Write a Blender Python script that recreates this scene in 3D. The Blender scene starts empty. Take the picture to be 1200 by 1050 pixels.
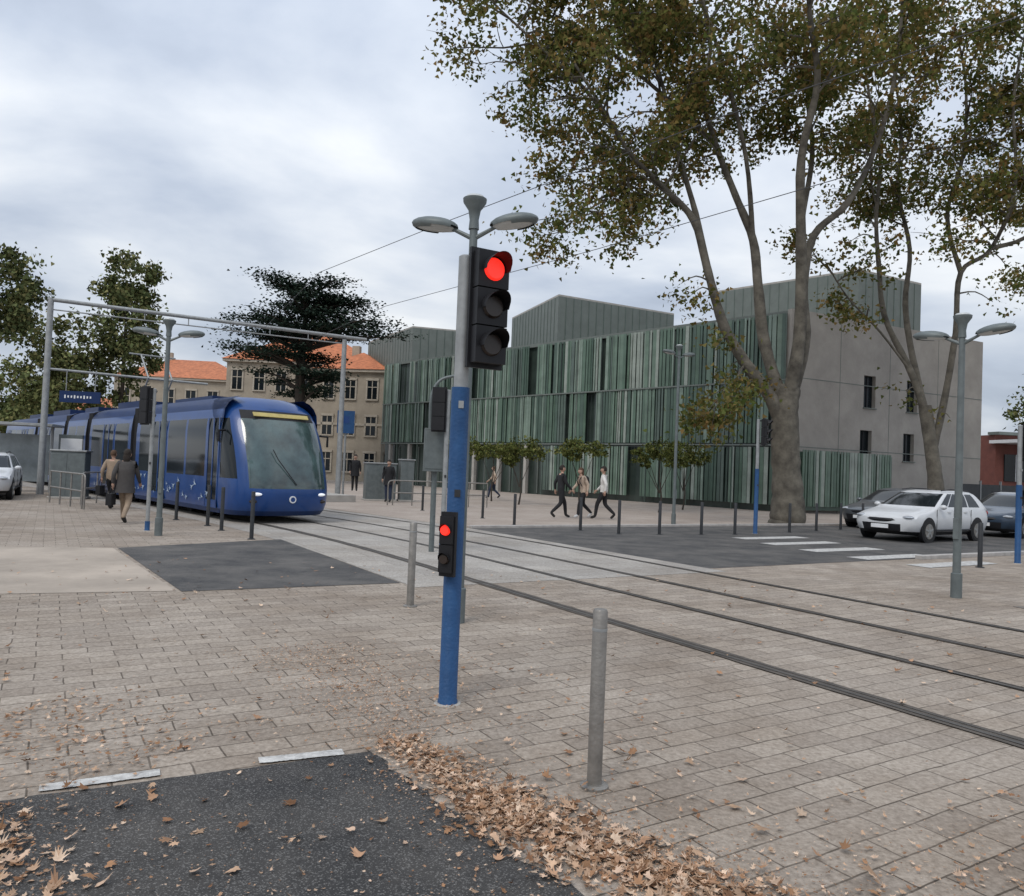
import bpy, math, random
import numpy as np
from mathutils import Vector, Matrix
random.seed(7); rng=np.random.default_rng(7)
D=bpy.data; C=bpy.context; R=math.radians
scene=C.scene
scene.view_settings.view_transform='Standard'
scene.view_settings.look='None'

# ------------------------------------------------------------------ materials
def M(name,col,rough=.6,metal=0.,var=.18,scale=4.,bump=0.,bscale=40.,emit=0.,spec=.5,col2=None,coat=0.):
    m=D.materials.new(name); m.use_nodes=True; nt=m.node_tree; N=nt.nodes; L=nt.links
    p=N['Principled BSDF']; p.inputs['Roughness'].default_value=rough; p.inputs['Metallic'].default_value=metal
    p.inputs['Specular IOR Level'].default_value=spec
    p.inputs['Coat Weight'].default_value=coat
    tc=N.new('ShaderNodeTexCoord'); no=N.new('ShaderNodeTexNoise'); no.inputs['Scale'].default_value=scale
    no.inputs['Detail'].default_value=6; no.inputs['Roughness'].default_value=.65
    L.new(tc.outputs['Object'],no.inputs['Vector'])
    cr=N.new('ShaderNodeValToRGB'); cr.color_ramp.elements[0].position=.3; cr.color_ramp.elements[1].position=.7
    c2=col2 if col2 else tuple(min(1,c*(1+var)) for c in col)
    c1=col if col2 else tuple(c*(1-var) for c in col)
    cr.color_ramp.elements[0].color=(*c1,1); cr.color_ramp.elements[1].color=(*c2,1)
    L.new(no.outputs['Fac'],cr.inputs['Fac']); L.new(cr.outputs['Color'],p.inputs['Base Color'])
    if emit>0:
        p.inputs['Emission Color'].default_value=(*col,1); p.inputs['Emission Strength'].default_value=emit
    if bump>0:
        n2=N.new('ShaderNodeTexNoise'); n2.inputs['Scale'].default_value=bscale; n2.inputs['Detail'].default_value=5
        L.new(tc.outputs['Object'],n2.inputs['Vector'])
        b=N.new('ShaderNodeBump'); b.inputs['Strength'].default_value=bump; b.inputs['Distance'].default_value=.02
        L.new(n2.outputs['Fac'],b.inputs['Height']); L.new(b.outputs['Normal'],p.inputs['Normal'])
    return m

def paver(name,c1,c2,mortar,bw,rh,ms,rot,bump=.5,stain=.5):
    m=D.materials.new(name); m.use_nodes=True; nt=m.node_tree; N=nt.nodes; L=nt.links
    p=N['Principled BSDF']; p.inputs['Roughness'].default_value=.88; p.inputs['Specular IOR Level'].default_value=.2
    tc=N.new('ShaderNodeTexCoord'); mp=N.new('ShaderNodeMapping'); mp.inputs['Rotation'].default_value=(0,0,-rot)
    L.new(tc.outputs['Object'],mp.inputs['Vector'])
    nw=N.new('ShaderNodeTexNoise'); nw.inputs['Scale'].default_value=2.3; nw.inputs['Detail'].default_value=4; L.new(tc.outputs['Object'],nw.inputs['Vector'])
    vm=N.new('ShaderNodeVectorMath'); vm.operation='SCALE'; vm.inputs['Scale'].default_value=.035
    L.new(nw.outputs['Color'],vm.inputs[0])
    va=N.new('ShaderNodeVectorMath'); va.operation='ADD'; L.new(mp.outputs['Vector'],va.inputs[0]); L.new(vm.outputs['Vector'],va.inputs[1])
    br=N.new('ShaderNodeTexBrick'); br.inputs['Scale'].default_value=1; br.inputs['Brick Width'].default_value=bw
    br.inputs['Row Height'].default_value=rh; br.inputs['Mortar Size'].default_value=ms; br.inputs['Mortar Smooth'].default_value=.6
    br.inputs['Color1'].default_value=(*c1,1); br.inputs['Color2'].default_value=(*c2,1)
    L.new(va.outputs['Vector'],br.inputs['Vector'])
    nj=N.new('ShaderNodeTexNoise'); nj.inputs['Scale'].default_value=2.1; nj.inputs['Detail'].default_value=6; L.new(tc.outputs['Object'],nj.inputs['Vector'])
    rj=N.new('ShaderNodeValToRGB'); rj.color_ramp.elements[0].position=.42; rj.color_ramp.elements[1].position=.64
    mo2=tuple((a*1.1+b_)/2 for a,b_ in zip(c2,mortar)); 
    rj.color_ramp.elements[0].color=(*mortar,1); rj.color_ramp.elements[1].color=(*mo2,1)
    L.new(nj.outputs['Fac'],rj.inputs['Fac']); L.new(rj.outputs['Color'],br.inputs['Mortar'])
    n1=N.new('ShaderNodeTexNoise'); n1.inputs['Scale'].default_value=.5; n1.inputs['Detail'].default_value=11; n1.inputs['Roughness'].default_value=.72
    L.new(tc.outputs['Object'],n1.inputs['Vector'])
    r1=N.new('ShaderNodeValToRGB'); r1.color_ramp.elements[0].position=.36; r1.color_ramp.elements[1].position=.60
    r1.color_ramp.elements[0].color=(1-stain*.50,1-stain*.56,1-stain*.62,1); r1.color_ramp.elements[1].color=(1.0,1.0,1.0,1)
    L.new(n1.outputs['Fac'],r1.inputs['Fac'])
    mx=N.new('ShaderNodeMix'); mx.data_type='RGBA'; mx.blend_type='MULTIPLY'; mx.inputs['Factor'].default_value=1
    L.new(br.outputs['Color'],mx.inputs['A']); L.new(r1.outputs['Color'],mx.inputs['B'])
    n2=N.new('ShaderNodeTexNoise'); n2.inputs['Scale'].default_value=30; n2.inputs['Detail'].default_value=6; n2.inputs['Roughness'].default_value=.75
    L.new(tc.outputs['Object'],n2.inputs['Vector'])
    r2=N.new('ShaderNodeValToRGB'); r2.color_ramp.elements[0].position=.32; r2.color_ramp.elements[1].position=.70
    r2.color_ramp.elements[0].color=(.60,.58,.56,1); r2.color_ramp.elements[1].color=(1.2,1.2,1.2,1)
    L.new(n2.outputs['Fac'],r2.inputs['Fac'])
    my=N.new('ShaderNodeMix'); my.data_type='RGBA'; my.blend_type='MULTIPLY'; my.inputs['Factor'].default_value=1
    L.new(mx.outputs['Result'],my.inputs['A']); L.new(r2.outputs['Color'],my.inputs['B'])
    L.new(my.outputs['Result'],p.inputs['Base Color'])
    b=N.new('ShaderNodeBump'); b.inputs['Strength'].default_value=bump; b.inputs['Distance'].default_value=.008; b.invert=True
    L.new(br.outputs['Fac'],b.inputs['Height'])
    b2=N.new('ShaderNodeBump'); b2.inputs['Strength'].default_value=.4; b2.inputs['Distance'].default_value=.006
    L.new(n2.outputs['Fac'],b2.inputs['Height']); L.new(b.outputs['Normal'],b2.inputs['Normal'])
    L.new(b2.outputs['Normal'],p.inputs['Normal'])
    return m

def asphalt(name,c,spk=.25):
    m=D.materials.new(name); m.use_nodes=True; nt=m.node_tree; N=nt.nodes; L=nt.links
    p=N['Principled BSDF']; p.inputs['Roughness'].default_value=.85; p.inputs['Specular IOR Level'].default_value=.25
    tc=N.new('ShaderNodeTexCoord')
    n0=N.new('ShaderNodeTexNoise'); n0.inputs['Scale'].default_value=1.1; n0.inputs['Detail'].default_value=11; n0.inputs['Roughness'].default_value=.7
    L.new(tc.outputs['Object'],n0.inputs['Vector'])
    r0=N.new('ShaderNodeValToRGB'); r0.color_ramp.elements[0].position=.36; r0.color_ramp.elements[1].position=.64
    r0.color_ramp.elements[0].color=(c*.68,c*.68,c*.70,1); r0.color_ramp.elements[1].color=(c*1.6,c*1.5,c*1.4,1)
    L.new(n0.outputs['Fac'],r0.inputs['Fac'])
    v=N.new('ShaderNodeTexVoronoi'); v.inputs['Scale'].default_value=170; L.new(tc.outputs['Object'],v.inputs['Vector'])
    s=N.new('ShaderNodeSeparateColor'); L.new(v.outputs['Color'],s.inputs['Color'])
    r1=N.new('ShaderNodeValToRGB'); r1.color_ramp.elements[0].position=.72; r1.color_ramp.elements[1].position=1
    r1.color_ramp.elements[0].color=(0,0,0,1); r1.color_ramp.elements[1].color=(spk,spk*.97,spk*.92,1)
    L.new(s.outputs['Red'],r1.inputs['Fac'])
    mx=N.new('ShaderNodeMix'); mx.data_type='RGBA'; mx.blend_type='ADD'; mx.inputs['Factor'].default_value=1
    L.new(r0.outputs['Color'],mx.inputs['A']); L.new(r1.outputs['Color'],mx.inputs['B']); L.new(mx.outputs['Result'],p.inputs['Base Color'])
    b=N.new('ShaderNodeBump'); b.inputs['Strength'].default_value=.7; b.inputs['Distance'].default_value=.005
    L.new(v.outputs['Distance'],b.inputs['Height']); L.new(b.outputs['Normal'],p.inputs['Normal'])
    return m

def leafmat(name,trans=.35):
    m=D.materials.new(name); m.use_nodes=True; nt=m.node_tree; N=nt.nodes; L=nt.links
    N.remove(N['Principled BSDF']); out=N['Material Output']
    at=N.new('ShaderNodeAttribute'); at.attribute_name='Col'
    d=N.new('ShaderNodeBsdfDiffuse'); L.new(at.outputs['Color'],d.inputs['Color'])
    if trans>0:
        t=N.new('ShaderNodeBsdfTranslucent'); mi=N.new('ShaderNodeMixShader'); mi.inputs[0].default_value=trans
        L.new(at.outputs['Color'],t.inputs['Color'])
        L.new(d.outputs[0],mi.inputs[1]); L.new(t.outputs[0],mi.inputs[2]); L.new(mi.outputs[0],out.inputs['Surface'])
    else: L.new(d.outputs[0],out.inputs['Surface'])
    return m

LEAF=leafmat('leaf',.45); LEAFF=leafmat('far_leaf',0); DRYLEAF=leafmat('dry_leaf',0)
STEEL=M('brushed_steel',(.25,.235,.215),.5,.5,.25,9,.15,60)
GALV=M('galvanised_steel',(.31,.32,.32),.55,.4,.2,7)
LAMPG=M('lamp_grey',(.13,.15,.15),.5,.2,.2,6)
BLUEP=M('blue_paint',(.014,.058,.155),.5,0,.35,7,.25,60,spec=.35,col2=(.022,.085,.215))
BLACKP=M('black_plastic',(.012,.012,.014),.5,0,.2,8,spec=.3)
DARKB=M('dark_bollard',(.03,.032,.035),.5,.2,.2,8)
REDL=M('red_lens_lit',(1,.028,.016),.4,emit=1.05,var=.02)
DARKL=M('lens_off',(.03,.02,.015),.3)
WHITEP=M('white_road_paint',(.26,.25,.24),.85,0,.25,16,.4,60,col2=(.66,.65,.62))
TRAMB=M('tram_blue',(.009,.050,.19),.32,0,.12,2,coat=.25,spec=.4)
TRAMD=M('tram_dark_blue',(.006,.024,.09),.45,0,.12,2,spec=.3)
GLASS=M('dark_glass',(.010,.014,.017),.1,0,.3,.6,spec=.3)
WSCR=M('windscreen_glass',(.045,.075,.075),.08,0,.7,1.3,spec=.9)
BELL=M('bellows',(.015,.015,.017),.8)
WHITE=M('white_paint',(.72,.73,.74),.4,0,.06,3)
DISP=M('destination_display',(.42,.34,.12),.5,emit=.08)
LIT=M('headlamp_lit',(.9,.92,.95),.15,emit=.3,var=.02)
HLAMP=M('headlamp_glass',(.42,.44,.47),.1,.3,.3,9)
RUB=M('rubber',(.015,.015,.015),.85)
CONC=M('concrete_wall',(.34,.315,.285),.85,0,.16,.7,.35,9)
CONCL=M('light_concrete',(.38,.36,.33),.85,0,.15,2,.3,20)
KERB=M('kerb_stone',(.38,.36,.34),.8,0,.2,5,.3,30)
ROOFG=M('roof_cladding',(.15,.17,.155),.6,.1,.12,1.5)
BARK=M('plane_bark',(.045,.039,.031),.9,0,0,2.1,.9,14,col2=(.175,.157,.125))
BARKD=M('dark_bark',(.045,.036,.028),.9,0,.3,4,.6,12)
BEIGE=M('beige_render',(.35,.30,.235),.85,0,.18,.8,.2,10)
STONE=M('stone_trim',(.42,.37,.30),.8,0,.15,2)
TILE=M('roof_tiles',(.44,.15,.065),.85,0,.35,2.5,.5,12)
BRICKR=M('red_cladding',(.17,.055,.04),.7,0,.2,2)
DIFFU=M('lamp_diffuser',(.5,.52,.52),.3)
TAIL=M('tail_lamp',(.3,.02,.02),.3)
PGL=M('pale_glass',(.22,.25,.26),.2,0,.3,1.5)
DFEN=M('dark_fence',(.045,.048,.05),.6)
LIPS=M('lips',(.3,.1,.08),.6)
IRON=M('cast_iron',(.17,.15,.13),.75,.2,.25,30,.6,40)
WIRE=M('wire',(.05,.05,.055),.6)

# ------------------------------------------------------------------ mesh builder
class B:
    def __init__(s): s.parts={}; s.part('body')
    def part(s,n): s.cur=s.parts.setdefault(n,dict(v=[],f=[],m=[],s=[])); return s
    def add(s,vs,fs,m,sm=False):
        c=s.cur; o=len(c['v']); c['v'].extend([tuple(v) for v in vs])
        for i,f in enumerate(fs):
            c['f'].append(tuple(a+o for a in f)); c['m'].append(m[i] if isinstance(m,list) else m); c['s'].append(sm)
    def box(s,c,d,m,rz=0.,mat=None):
        x,y,z=d[0]/2,d[1]/2,d[2]/2
        vs=[Vector((a*x,b*y,e*z)) for e in(-1,1) for b in(-1,1) for a in(-1,1)]
        T=Matrix.Translation(c)@(mat if mat else Matrix.Rotation(rz,4,'Z'))
        s.add([T@v for v in vs],[(0,2,3,1),(4,5,7,6),(0,1,5,4),(2,6,7,3),(0,4,6,2),(1,3,7,5)],m)
    def tube(s,pts,rad,m,n=10,caps=True,sm=True):
        pts=[Vector(p) for p in pts]
        if not hasattr(rad,'__len__'): rad=[rad]*len(pts)
        vs=[];up=None
        for i,p in enumerate(pts):
            t=(pts[min(i+1,len(pts)-1)]-pts[max(i-1,0)])
            if t.length<1e-9: t=Vector((0,0,1))
            t.normalize()
            if up is None:
                up=Vector((1,0,0)) if abs(t.x)<.8 else Vector((0,1,0))
            a=(up-t*up.dot(t)).normalized(); up=a; b=t.cross(a)
            for k in range(n):
                th=2*math.pi*k/n; vs.append(p+(a*math.cos(th)+b*math.sin(th))*rad[i])
        fs=[]
        for i in range(len(pts)-1):
            for k in range(n):
                k2=(k+1)%n; fs.append((i*n+k,i*n+k2,(i+1)*n+k2,(i+1)*n+k))
        s.add(vs,fs,m,sm)
        if caps:
            s.add(vs[:n],[tuple(range(n))[::-1]],m); s.add(vs[-n:],[tuple(range(n))],m)
    def ell(s,c,r,m,nu=14,nv=9,T=None,filt=None):
        vs=[];fs=[]
        for j in range(nv+1):
            ph=math.pi*j/nv
            for i in range(nu):
                th=2*math.pi*i/nu; v=Vector((r[0]*math.sin(ph)*math.cos(th),r[1]*math.sin(ph)*math.sin(th),r[2]*math.cos(ph)))
                vs.append((T@v if T else v)+Vector(c))
        for j in range(nv):
            for i in range(nu):
                i2=(i+1)%nu; f=(j*nu+i,(j+1)*nu+i,(j+1)*nu+i2,j*nu+i2)
                if filt:
                    cc=sum((vs[k] for k in f),Vector())/4-Vector(c)
                    if not filt(cc): continue
                fs.append(f)
        s.add(vs,fs,m,True)
    def prism(s,poly,z0,z1,m,top=None):
        n=len(poly); vs=[(x,y,z0) for x,y in poly]+[(x,y,z1) for x,y in poly]
        fs=[(i,(i+1)%n,(i+1)%n+n,i+n) for i in range(n)]+[tuple(range(n,2*n))]+[tuple(range(n))[::-1]]
        ms=(m if isinstance(m,list) else [m]*n)+[top or (m[0] if isinstance(m,list) else m)]*2
        s.add(vs,fs,ms)
    def loft(s,rings,matfn,closed=False,captop=None,capbot=None,sm=True):
        n=len(rings[0]); vs=[v for r in rings for v in r]; fs=[];ms=[]
        for j in range(len(rings)-1):
            for i in range(n if closed else n-1):
                i2=(i+1)%n; fs.append((j*n+i,j*n+i2,(j+1)*n+i2,(j+1)*n+i)); ms.append(matfn(i,j))
        s.add(vs,fs,ms,sm)
        if captop: s.add(rings[-1],[tuple(range(n))],captop)
        if capbot: s.add(rings[0],[tuple(range(n))[::-1]],capbot)
    def finish(s,name,loc=(0,0,0),rz=0.,bevel=0.,scale=1.,sharp=40):
        ps=[(k,p) for k,p in s.parts.items() if p['v']]; obs=[]
        for k,p in ps:
            me=D.meshes.new(k); me.from_pydata(p['v'],[],p['f'])
            slots=[]; idx=[]
            for m in p['m']:
                if m not in slots: slots.append(m)
                idx.append(slots.index(m))
            for m in slots: me.materials.append(m)
            me.polygons.foreach_set('material_index',idx); me.polygons.foreach_set('use_smooth',p['s'])
            me.update(); me.set_sharp_from_angle(angle=R(sharp))
            ob=D.objects.new(k if len(ps)>1 else name,me); scene.collection.objects.link(ob); obs.append(ob)
            if bevel>0:
                b=ob.modifiers.new('b','BEVEL'); b.width=bevel; b.segments=2; b.limit_method='ANGLE'; b.angle_limit=R(50)
        if len(obs)>1:
            e=D.objects.new(name,None); scene.collection.objects.link(e)
            for o in obs: o.parent=e
        else: e=obs[0]
        e.location=loc; e.rotation_euler=(0,0,rz); e.scale=(scale,)*3
        return e

def sheet(name,pts,z,m,parent=None):
    me=D.meshes.new(name); me.from_pydata([(x,y,z) for x,y in pts],[],[tuple(range(len(pts)))]); me.materials.append(m)
    o=D.objects.new(name,me); scene.collection.objects.link(o)
    if o.data.polygons[0].normal.z<0: o.data.flip_normals()
    if parent: o.parent=parent
    return o

# ------------------------------------------------------------------ track geometry (world metres)
A0=math.atan2(.85,-.527); A1=R(132.8); Rr=10/(A1-A0)
def P(s,n,z=0.):
    if s<=12: x,y=-.527*s+.85*7.45,.85*s+.527*7.45; h=A0
    else:
        x,y=-.527*12+.85*7.45,.85*12+.527*7.45; e=min(s,22)-12; h=A0+e/Rr
        x+=Rr*(math.sin(h)-math.sin(A0)); y+=-Rr*(math.cos(h)-math.cos(A0))
        if s>22: x+=math.cos(h)*(s-22); y+=math.sin(h)*(s-22)
    return Vector((x+math.sin(h)*(n-7.45),y-math.cos(h)*(n-7.45),z))
def ribbon(b,s0,s1,n0,n1,z,m,raise_=0.,step=1.,rag=0.):
    k=max(1,int((s1-s0)/step)); ss=[s0+(s1-s0)*i/k for i in range(k+1)]
    vs=[];fs=[]
    for s_ in ss:
        a=random.uniform(-rag,rag); c=random.uniform(-rag,rag)
        if raise_>0: vs+=[P(s_,n0,0),P(s_,n0,raise_),P(s_,n1,raise_),P(s_,n1,0)]
        else: vs+=[P(s_,n0+a,z),P(s_,n1+c,z)]
    w=4 if raise_>0 else 2
    for i in range(k):
        for j in range(w-1):
            fs.append((i*w+j,i*w+j+1,(i+1)*w+j+1,(i+1)*w+j)[::-1])
    b.add(vs,fs,m)
    if raise_>0: b.add(vs[:4],[(0,1,2,3)],m)
RD=Vector((.85,.527,0)); TD=Vector((-.527,.85,0))

# ------------------------------------------------------------------ ground
GROUND=M('ground_dust',(.31,.28,.25),.9,0,.2,.3,.2,8)
PAVE=paver('paving_blocks',(.43,.376,.32),(.335,.29,.247),(.125,.105,.085),.36,.18,.0065,R(31),.5,.6)
PAVEL=paver('pale_concrete_slabs',(.46,.435,.40),(.39,.37,.345),(.24,.225,.21),1.2,.6,.010,R(31),.3,.45)
PLAZ=paver('plaza_slabs',(.46,.40,.35),(.42,.36,.315),(.30,.26,.23),.8,.8,.008,R(43),.2,.35)
ASP=asphalt('asphalt_near',.048,.12); ASPF=asphalt('asphalt_road',.08,.05)
sheet('ground',[(-1500,-300),(1500,-300),(1500,3000),(-1500,3000)],0,GROUND)
sheet('pavement',[(-26,-6),(24,-6),(24,16.5),(17,30),(-26,34)],.004,PAVE)
b=B(); ribbon(b,9.2,60,4.3,10.1,.008,PAVEL); b.finish('tram_corridor_paving')
b=B(); 
b.add([P(9.6,10.1,.009),P(17.5,10.1,.009),(14,29.6,.009),(40,56,.009),(60,56,.009),(60,48,.009),(8.9,16.8,.009)][::-1],[(0,1,2,3,4,5,6)],ASPF)
b.add([(-6.6,13.04,.009),(-3.82,9.09,.009),(-1.43,10.42,.009),(-4.58,15.5,.009)],[(0,1,2,3)],ASPF)
b.finish('road')
sheet('pale_concrete_path',[(-6.66,13.0),(-3.9,9.12),(-22,2.2),(-26,8)],.008,M('tan_concrete',(.36,.305,.25),.85,0,.25,.8,.2,20))
sheet('plaza_pavement',[tuple(P(18,10.2)[:2]),(14,30.2),(22,38),(14,40),(-14,66),(-28,52)],.006,PLAZ)
def edge(p0,p1,n,j):
    o=[]
    for i in range(1,n+1):
        t=i/n; o.append((p0[0]+(p1[0]-p0[0])*t+random.uniform(-j,j),p0[1]+(p1[1]-p0[1])*t+random.uniform(-j,j)))
    return o
poly=[(-.72,4.3)]+edge((-.72,4.3),(-3.2,3.05),30,.009)+[(-7,1.1),(-4,-4),(4,-4),(4.0,-1.3)]+edge((4.0,-1.3),(.6,2.72),12,.02)+edge((.6,2.72),(.1,3.18),8,.02)+edge((.1,3.18),(-.72,4.3),16,.02)[:-1]
sheet('asphalt_path',poly,.008,ASP)
b=B()
def dash(p0,p1,w,m=WHITEP,z=.013,rg=.12,k=9):
    p0=Vector((*p0,0));p1=Vector((*p1,0));d=(p1-p0).normalized();q=Vector((-d.y,d.x,0))*w/2
    a=[];c=[]
    for i in range(k+1):
        t=i/k; pp=p0.lerp(p1,t); a.append(pp+q*(1+random.uniform(-rg,rg))); c.append(pp-q*(1+random.uniform(-rg,rg)))
    vs=[(v.x,v.y,z) for v in a+c]
    b.add(vs,[(i,k+1+i,k+2+i,i+1) for i in range(k)],m)
dash((-2.16,3.66),(-1.70,3.90),.085,rg=.08,k=40); dash((-1.27,4.10),(-.86,4.27),.085,rg=.08,k=40)
for c0 in [(7.2,21.1),(7.5,19.7),(7.95,18.3),(8.5,17.0),(9.2,15.9)]:
    c0=Vector((*c0,0)); dash(tuple((c0-RD*1.3)[:2]),tuple((c0+RD*1.3)[:2]),.5,rg=.05)
b.finish('road_marking')
b=B()
def kerb(p0,p1,w=.16,h=.07):
    p0=Vector((*p0,0));p1=Vector((*p1,0)); d=p1-p0; a=math.atan2(d.y,d.x)
    b.box(((p0+p1)/2)+Vector((0,0,h/2)),(d.length,w,h),KERB,a)
kerb(tuple(P(17.6,10.2)[:2]),(14,29.8)); kerb((14,29.8),(40,56.1))
kerb((8.9,16.7),(60,47.9),.16,.09)
b.finish('kerb',bevel=.01)
RAILD=M('rail_filler',(.085,.072,.06),.85,0,.35,5,.4,50); RAIL=M('rail_steel',(.115,.105,.095),.5,.5,.3,5)
b=B()
for n,hw in ((5.35,.095),(6.79,.06),(8.1,.07),(9.54,.06)):
    ribbon(b,-30,80,n-hw,n+hw,.013,RAILD,0,.3,.012); ribbon(b,-30,80,n-.05,n-.012,.017,RAIL); ribbon(b,-30,80,n+.03,n+.045,.017,RAIL)
b.finish('tram_track')
b=B(); ribbon(b,29,75,10.5,13.6,.0,CONCL,.28); b.finish('tram_platform')
b=B(); b.box((0,0,.006),(1.1,.45,.010),IRON,0); b.finish('drain_cover',(7.5,10.4,.0),R(10))

# ------------------------------------------------------------------ leaf litter
def litter(name,XY,size,cols):
    n=len(XY)
    ang=[-90,-60,-25,0,20,45,62,75,90,105,118,135,160,180,205,240]
    rad=[.25,.38,.62,.42,.8,.5,.9,.55,1.,.55,.9,.5,.8,.42,.62,.38]
    a=np.radians(ang); r=np.array(rad); k=len(a)
    lx=np.concatenate([[0],r*np.cos(a)]); ly=np.concatenate([[0],r*np.sin(a)])
    V=np.zeros((n,k+1,3)); 
    rot=rng.uniform(0,2*np.pi,n); tx=rng.normal(0,.2,n); ty=rng.normal(0,.2,n); curl=rng.uniform(-.2,.7,n); tw=rng.uniform(-.7,.7,n)
    jit=1+rng.normal(0,.19,(n,k+1)); asp=rng.uniform(.5,1.,n)[:,None]
    X=lx[None]*jit*size[:,None]*asp; Y=ly[None]*jit*size[:,None]
    Z=(X**2+Y**2)/size[:,None]*curl[:,None]+X*Y/size[:,None]*tw[:,None]+X*tx[:,None]+Y*ty[:,None]
    Z=Z-Z.min(axis=1,keepdims=True)+.011+rng.uniform(0,.012,n)[:,None]
    V[:,:,0]=XY[:,0:1]+X*np.cos(rot)[:,None]-Y*np.sin(rot)[:,None]
    V[:,:,1]=XY[:,1:2]+X*np.sin(rot)[:,None]+Y*np.cos(rot)[:,None]
    V[:,:,2]=Z
    F=np.array([[0,1+i,1+(i+1)%k] for i in range(k)])
    Fa=(F[None]+(np.arange(n)*(k+1))[:,None,None]).reshape(-1,3)
    me=D.meshes.new(name); me.vertices.add(n*(k+1)); me.vertices.foreach_set('co',V.ravel())
    me.loops.add(Fa.size); me.loops.foreach_set('vertex_index',Fa.ravel().astype(np.int32))
    me.polygons.add(len(Fa)); me.polygons.foreach_set('loop_start',np.arange(0,Fa.size,3,dtype=np.int32))
    me.update(calc_edges=True)
    ca=me.color_attributes.new('Col','FLOAT_COLOR','POINT')
    pc=np.array(cols)[rng.integers(0,len(cols),n)]*rng.uniform(.65,1.25,(n,1))
    cc=np.ones((n,k+1,4)); cc[:,:,:3]=pc[:,None,:]*rng.uniform(.8,1.2,(n,k+1,1)); ca.data.foreach_set('color',cc.ravel().astype(np.float32))
    me.materials.append(DRYLEAF); o=D.objects.new(name,me); scene.collection.objects.link(o); return o
pts=[]; sz=[]
def strip(p0,p1,w,n,s0,s1):
    p0=np.array(p0);p1=np.array(p1); d=(p1-p0); d=d/np.linalg.norm(d); q=np.array([-d[1],d[0]])
    for _ in range(n):
        t=random.random(); pp=p0+(p1-p0)*t+q*random.gauss(0,w)+d*random.gauss(0,.05); pts.append(pp); sz.append(s0+(s1-s0)*random.random()**1.8)
strip((-.62,4.5),(.15,3.45),.10,1800,.006,.034)
strip((-.1,3.72),(1.7,2.2),.14,4600,.006,.042)
strip((-.5,4.2),(1.7,2.3),.27,3600,.004,.014)
strip((-1.7,6.7),(-.5,4.5),.30,3600,.004,.017)
strip((-.9,6.6),(1.5,2.6),.6,700,.006,.03)
strip((-2.4,3.3),(-1.5,2.3),.19,1300,.005,.045)
strip((-2.9,4.9),(-1.9,3.9),.35,1000,.004,.03)
strip((-2.3,3.5),(-.2,2.5),.35,700,.004,.016)
strip((-2.2,3.2),(.3,2.7),.4,70,.02,.045)
strip((1.2,2.7),(3.0,3.5),.35,1100,.004,.024)
for _ in range(650): pts.append(np.array([random.uniform(-7,6),random.uniform(2.3,12)])); sz.append(random.uniform(.01,.048))
for p_ in [(-1.5,4.75),(-1.9,5.9),(-1.9,3.1),(-1.35,3.2),(-1.0,3.0),(-.55,3.15),(-.15,3.6),(-.7,2.8),(-.25,2.85),(1.15,3.75),(1.05,4.3),(1.2,3.5),(1.45,3.7),(1.5,3.35),(1.75,3.9),(.25,4.0),(.75,4.4),(1.5,3.1),(-1.1,3.35),(-1.6,2.85),(-1.95,2.85),(-1.7,3.5),(-.95,3.6),(-.5,3.45)]:
    pts.append(np.array(p_)); sz.append(random.uniform(.038,.062))
litter('fallen_leaves',np.array(pts),np.array(sz),[(.38,.23,.145),(.48,.32,.215),(.31,.175,.10),(.56,.42,.31),(.22,.12,.07),(.43,.29,.195),(.52,.37,.27)])

# ------------------------------------------------------------------ trees
def leafcloud(name,Pt,size,pal,parent=None,mat=LEAF,flat=0.,tint=None):
    n=len(Pt); k=6; a=np.arange(k)*2*np.pi/k; r=np.array([1,.5,.85,.5,.85,.5])
    u=rng.normal(size=(n,3)); 
    nr=rng.normal(size=(n,3)); nr[:,2]+=flat*np.sign(nr[:,2]); nr/=np.linalg.norm(nr,axis=1,keepdims=True)
    u-=nr*(u*nr).sum(1,keepdims=True); u/=np.linalg.norm(u,axis=1,keepdims=True); w=np.cross(nr,u)
    V=Pt[:,None,:]+(u[:,None,:]*(r*np.cos(a))[None,:,None]+w[:,None,:]*(r*np.sin(a))[None,:,None])*size[:,None,None]
    me=D.meshes.new(name); me.vertices.add(n*k); me.vertices.foreach_set('co',V.ravel())
    me.loops.add(n*k); me.loops.foreach_set('vertex_index',np.arange(n*k,dtype=np.int32))
    me.polygons.add(n); me.polygons.foreach_set('loop_start',np.arange(0,n*k,k,dtype=np.int32)); me.update(calc_edges=True)
    ca=me.color_attributes.new('Col','FLOAT_COLOR','POINT')
    pc=np.array(pal)[rng.integers(0,len(pal),n)]*rng.uniform(.7,1.3,(n,1))
    if tint is not None: pc=pc*tint
    cc=np.ones((n,k,4)); cc[:,:,:3]=pc[:,None,:]
    ca.data.foreach_set('color',cc.ravel().astype(np.float32)); me.materials.append(mat)
    o=D.objects.new(name,me); scene.collection.objects.link(o); 
    if parent: o.parent=parent
    return o
def smooth(pts,k=4):
    pts=[Vector(p) for p in pts]; out=[]
    for i in range(len(pts)-1):
        p0=pts[max(i-1,0)];p1=pts[i];p2=pts[i+1];p3=pts[min(i+2,len(pts)-1)]
        for j in range(k):
            t=j/k; out.append(.5*((2*p1)+(p2-p0)*t+(2*p0-5*p1+4*p2-p3)*t*t+(3*p1-p0-3*p2+p3)*t**3))
    out.append(pts[-1]); return out
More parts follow.
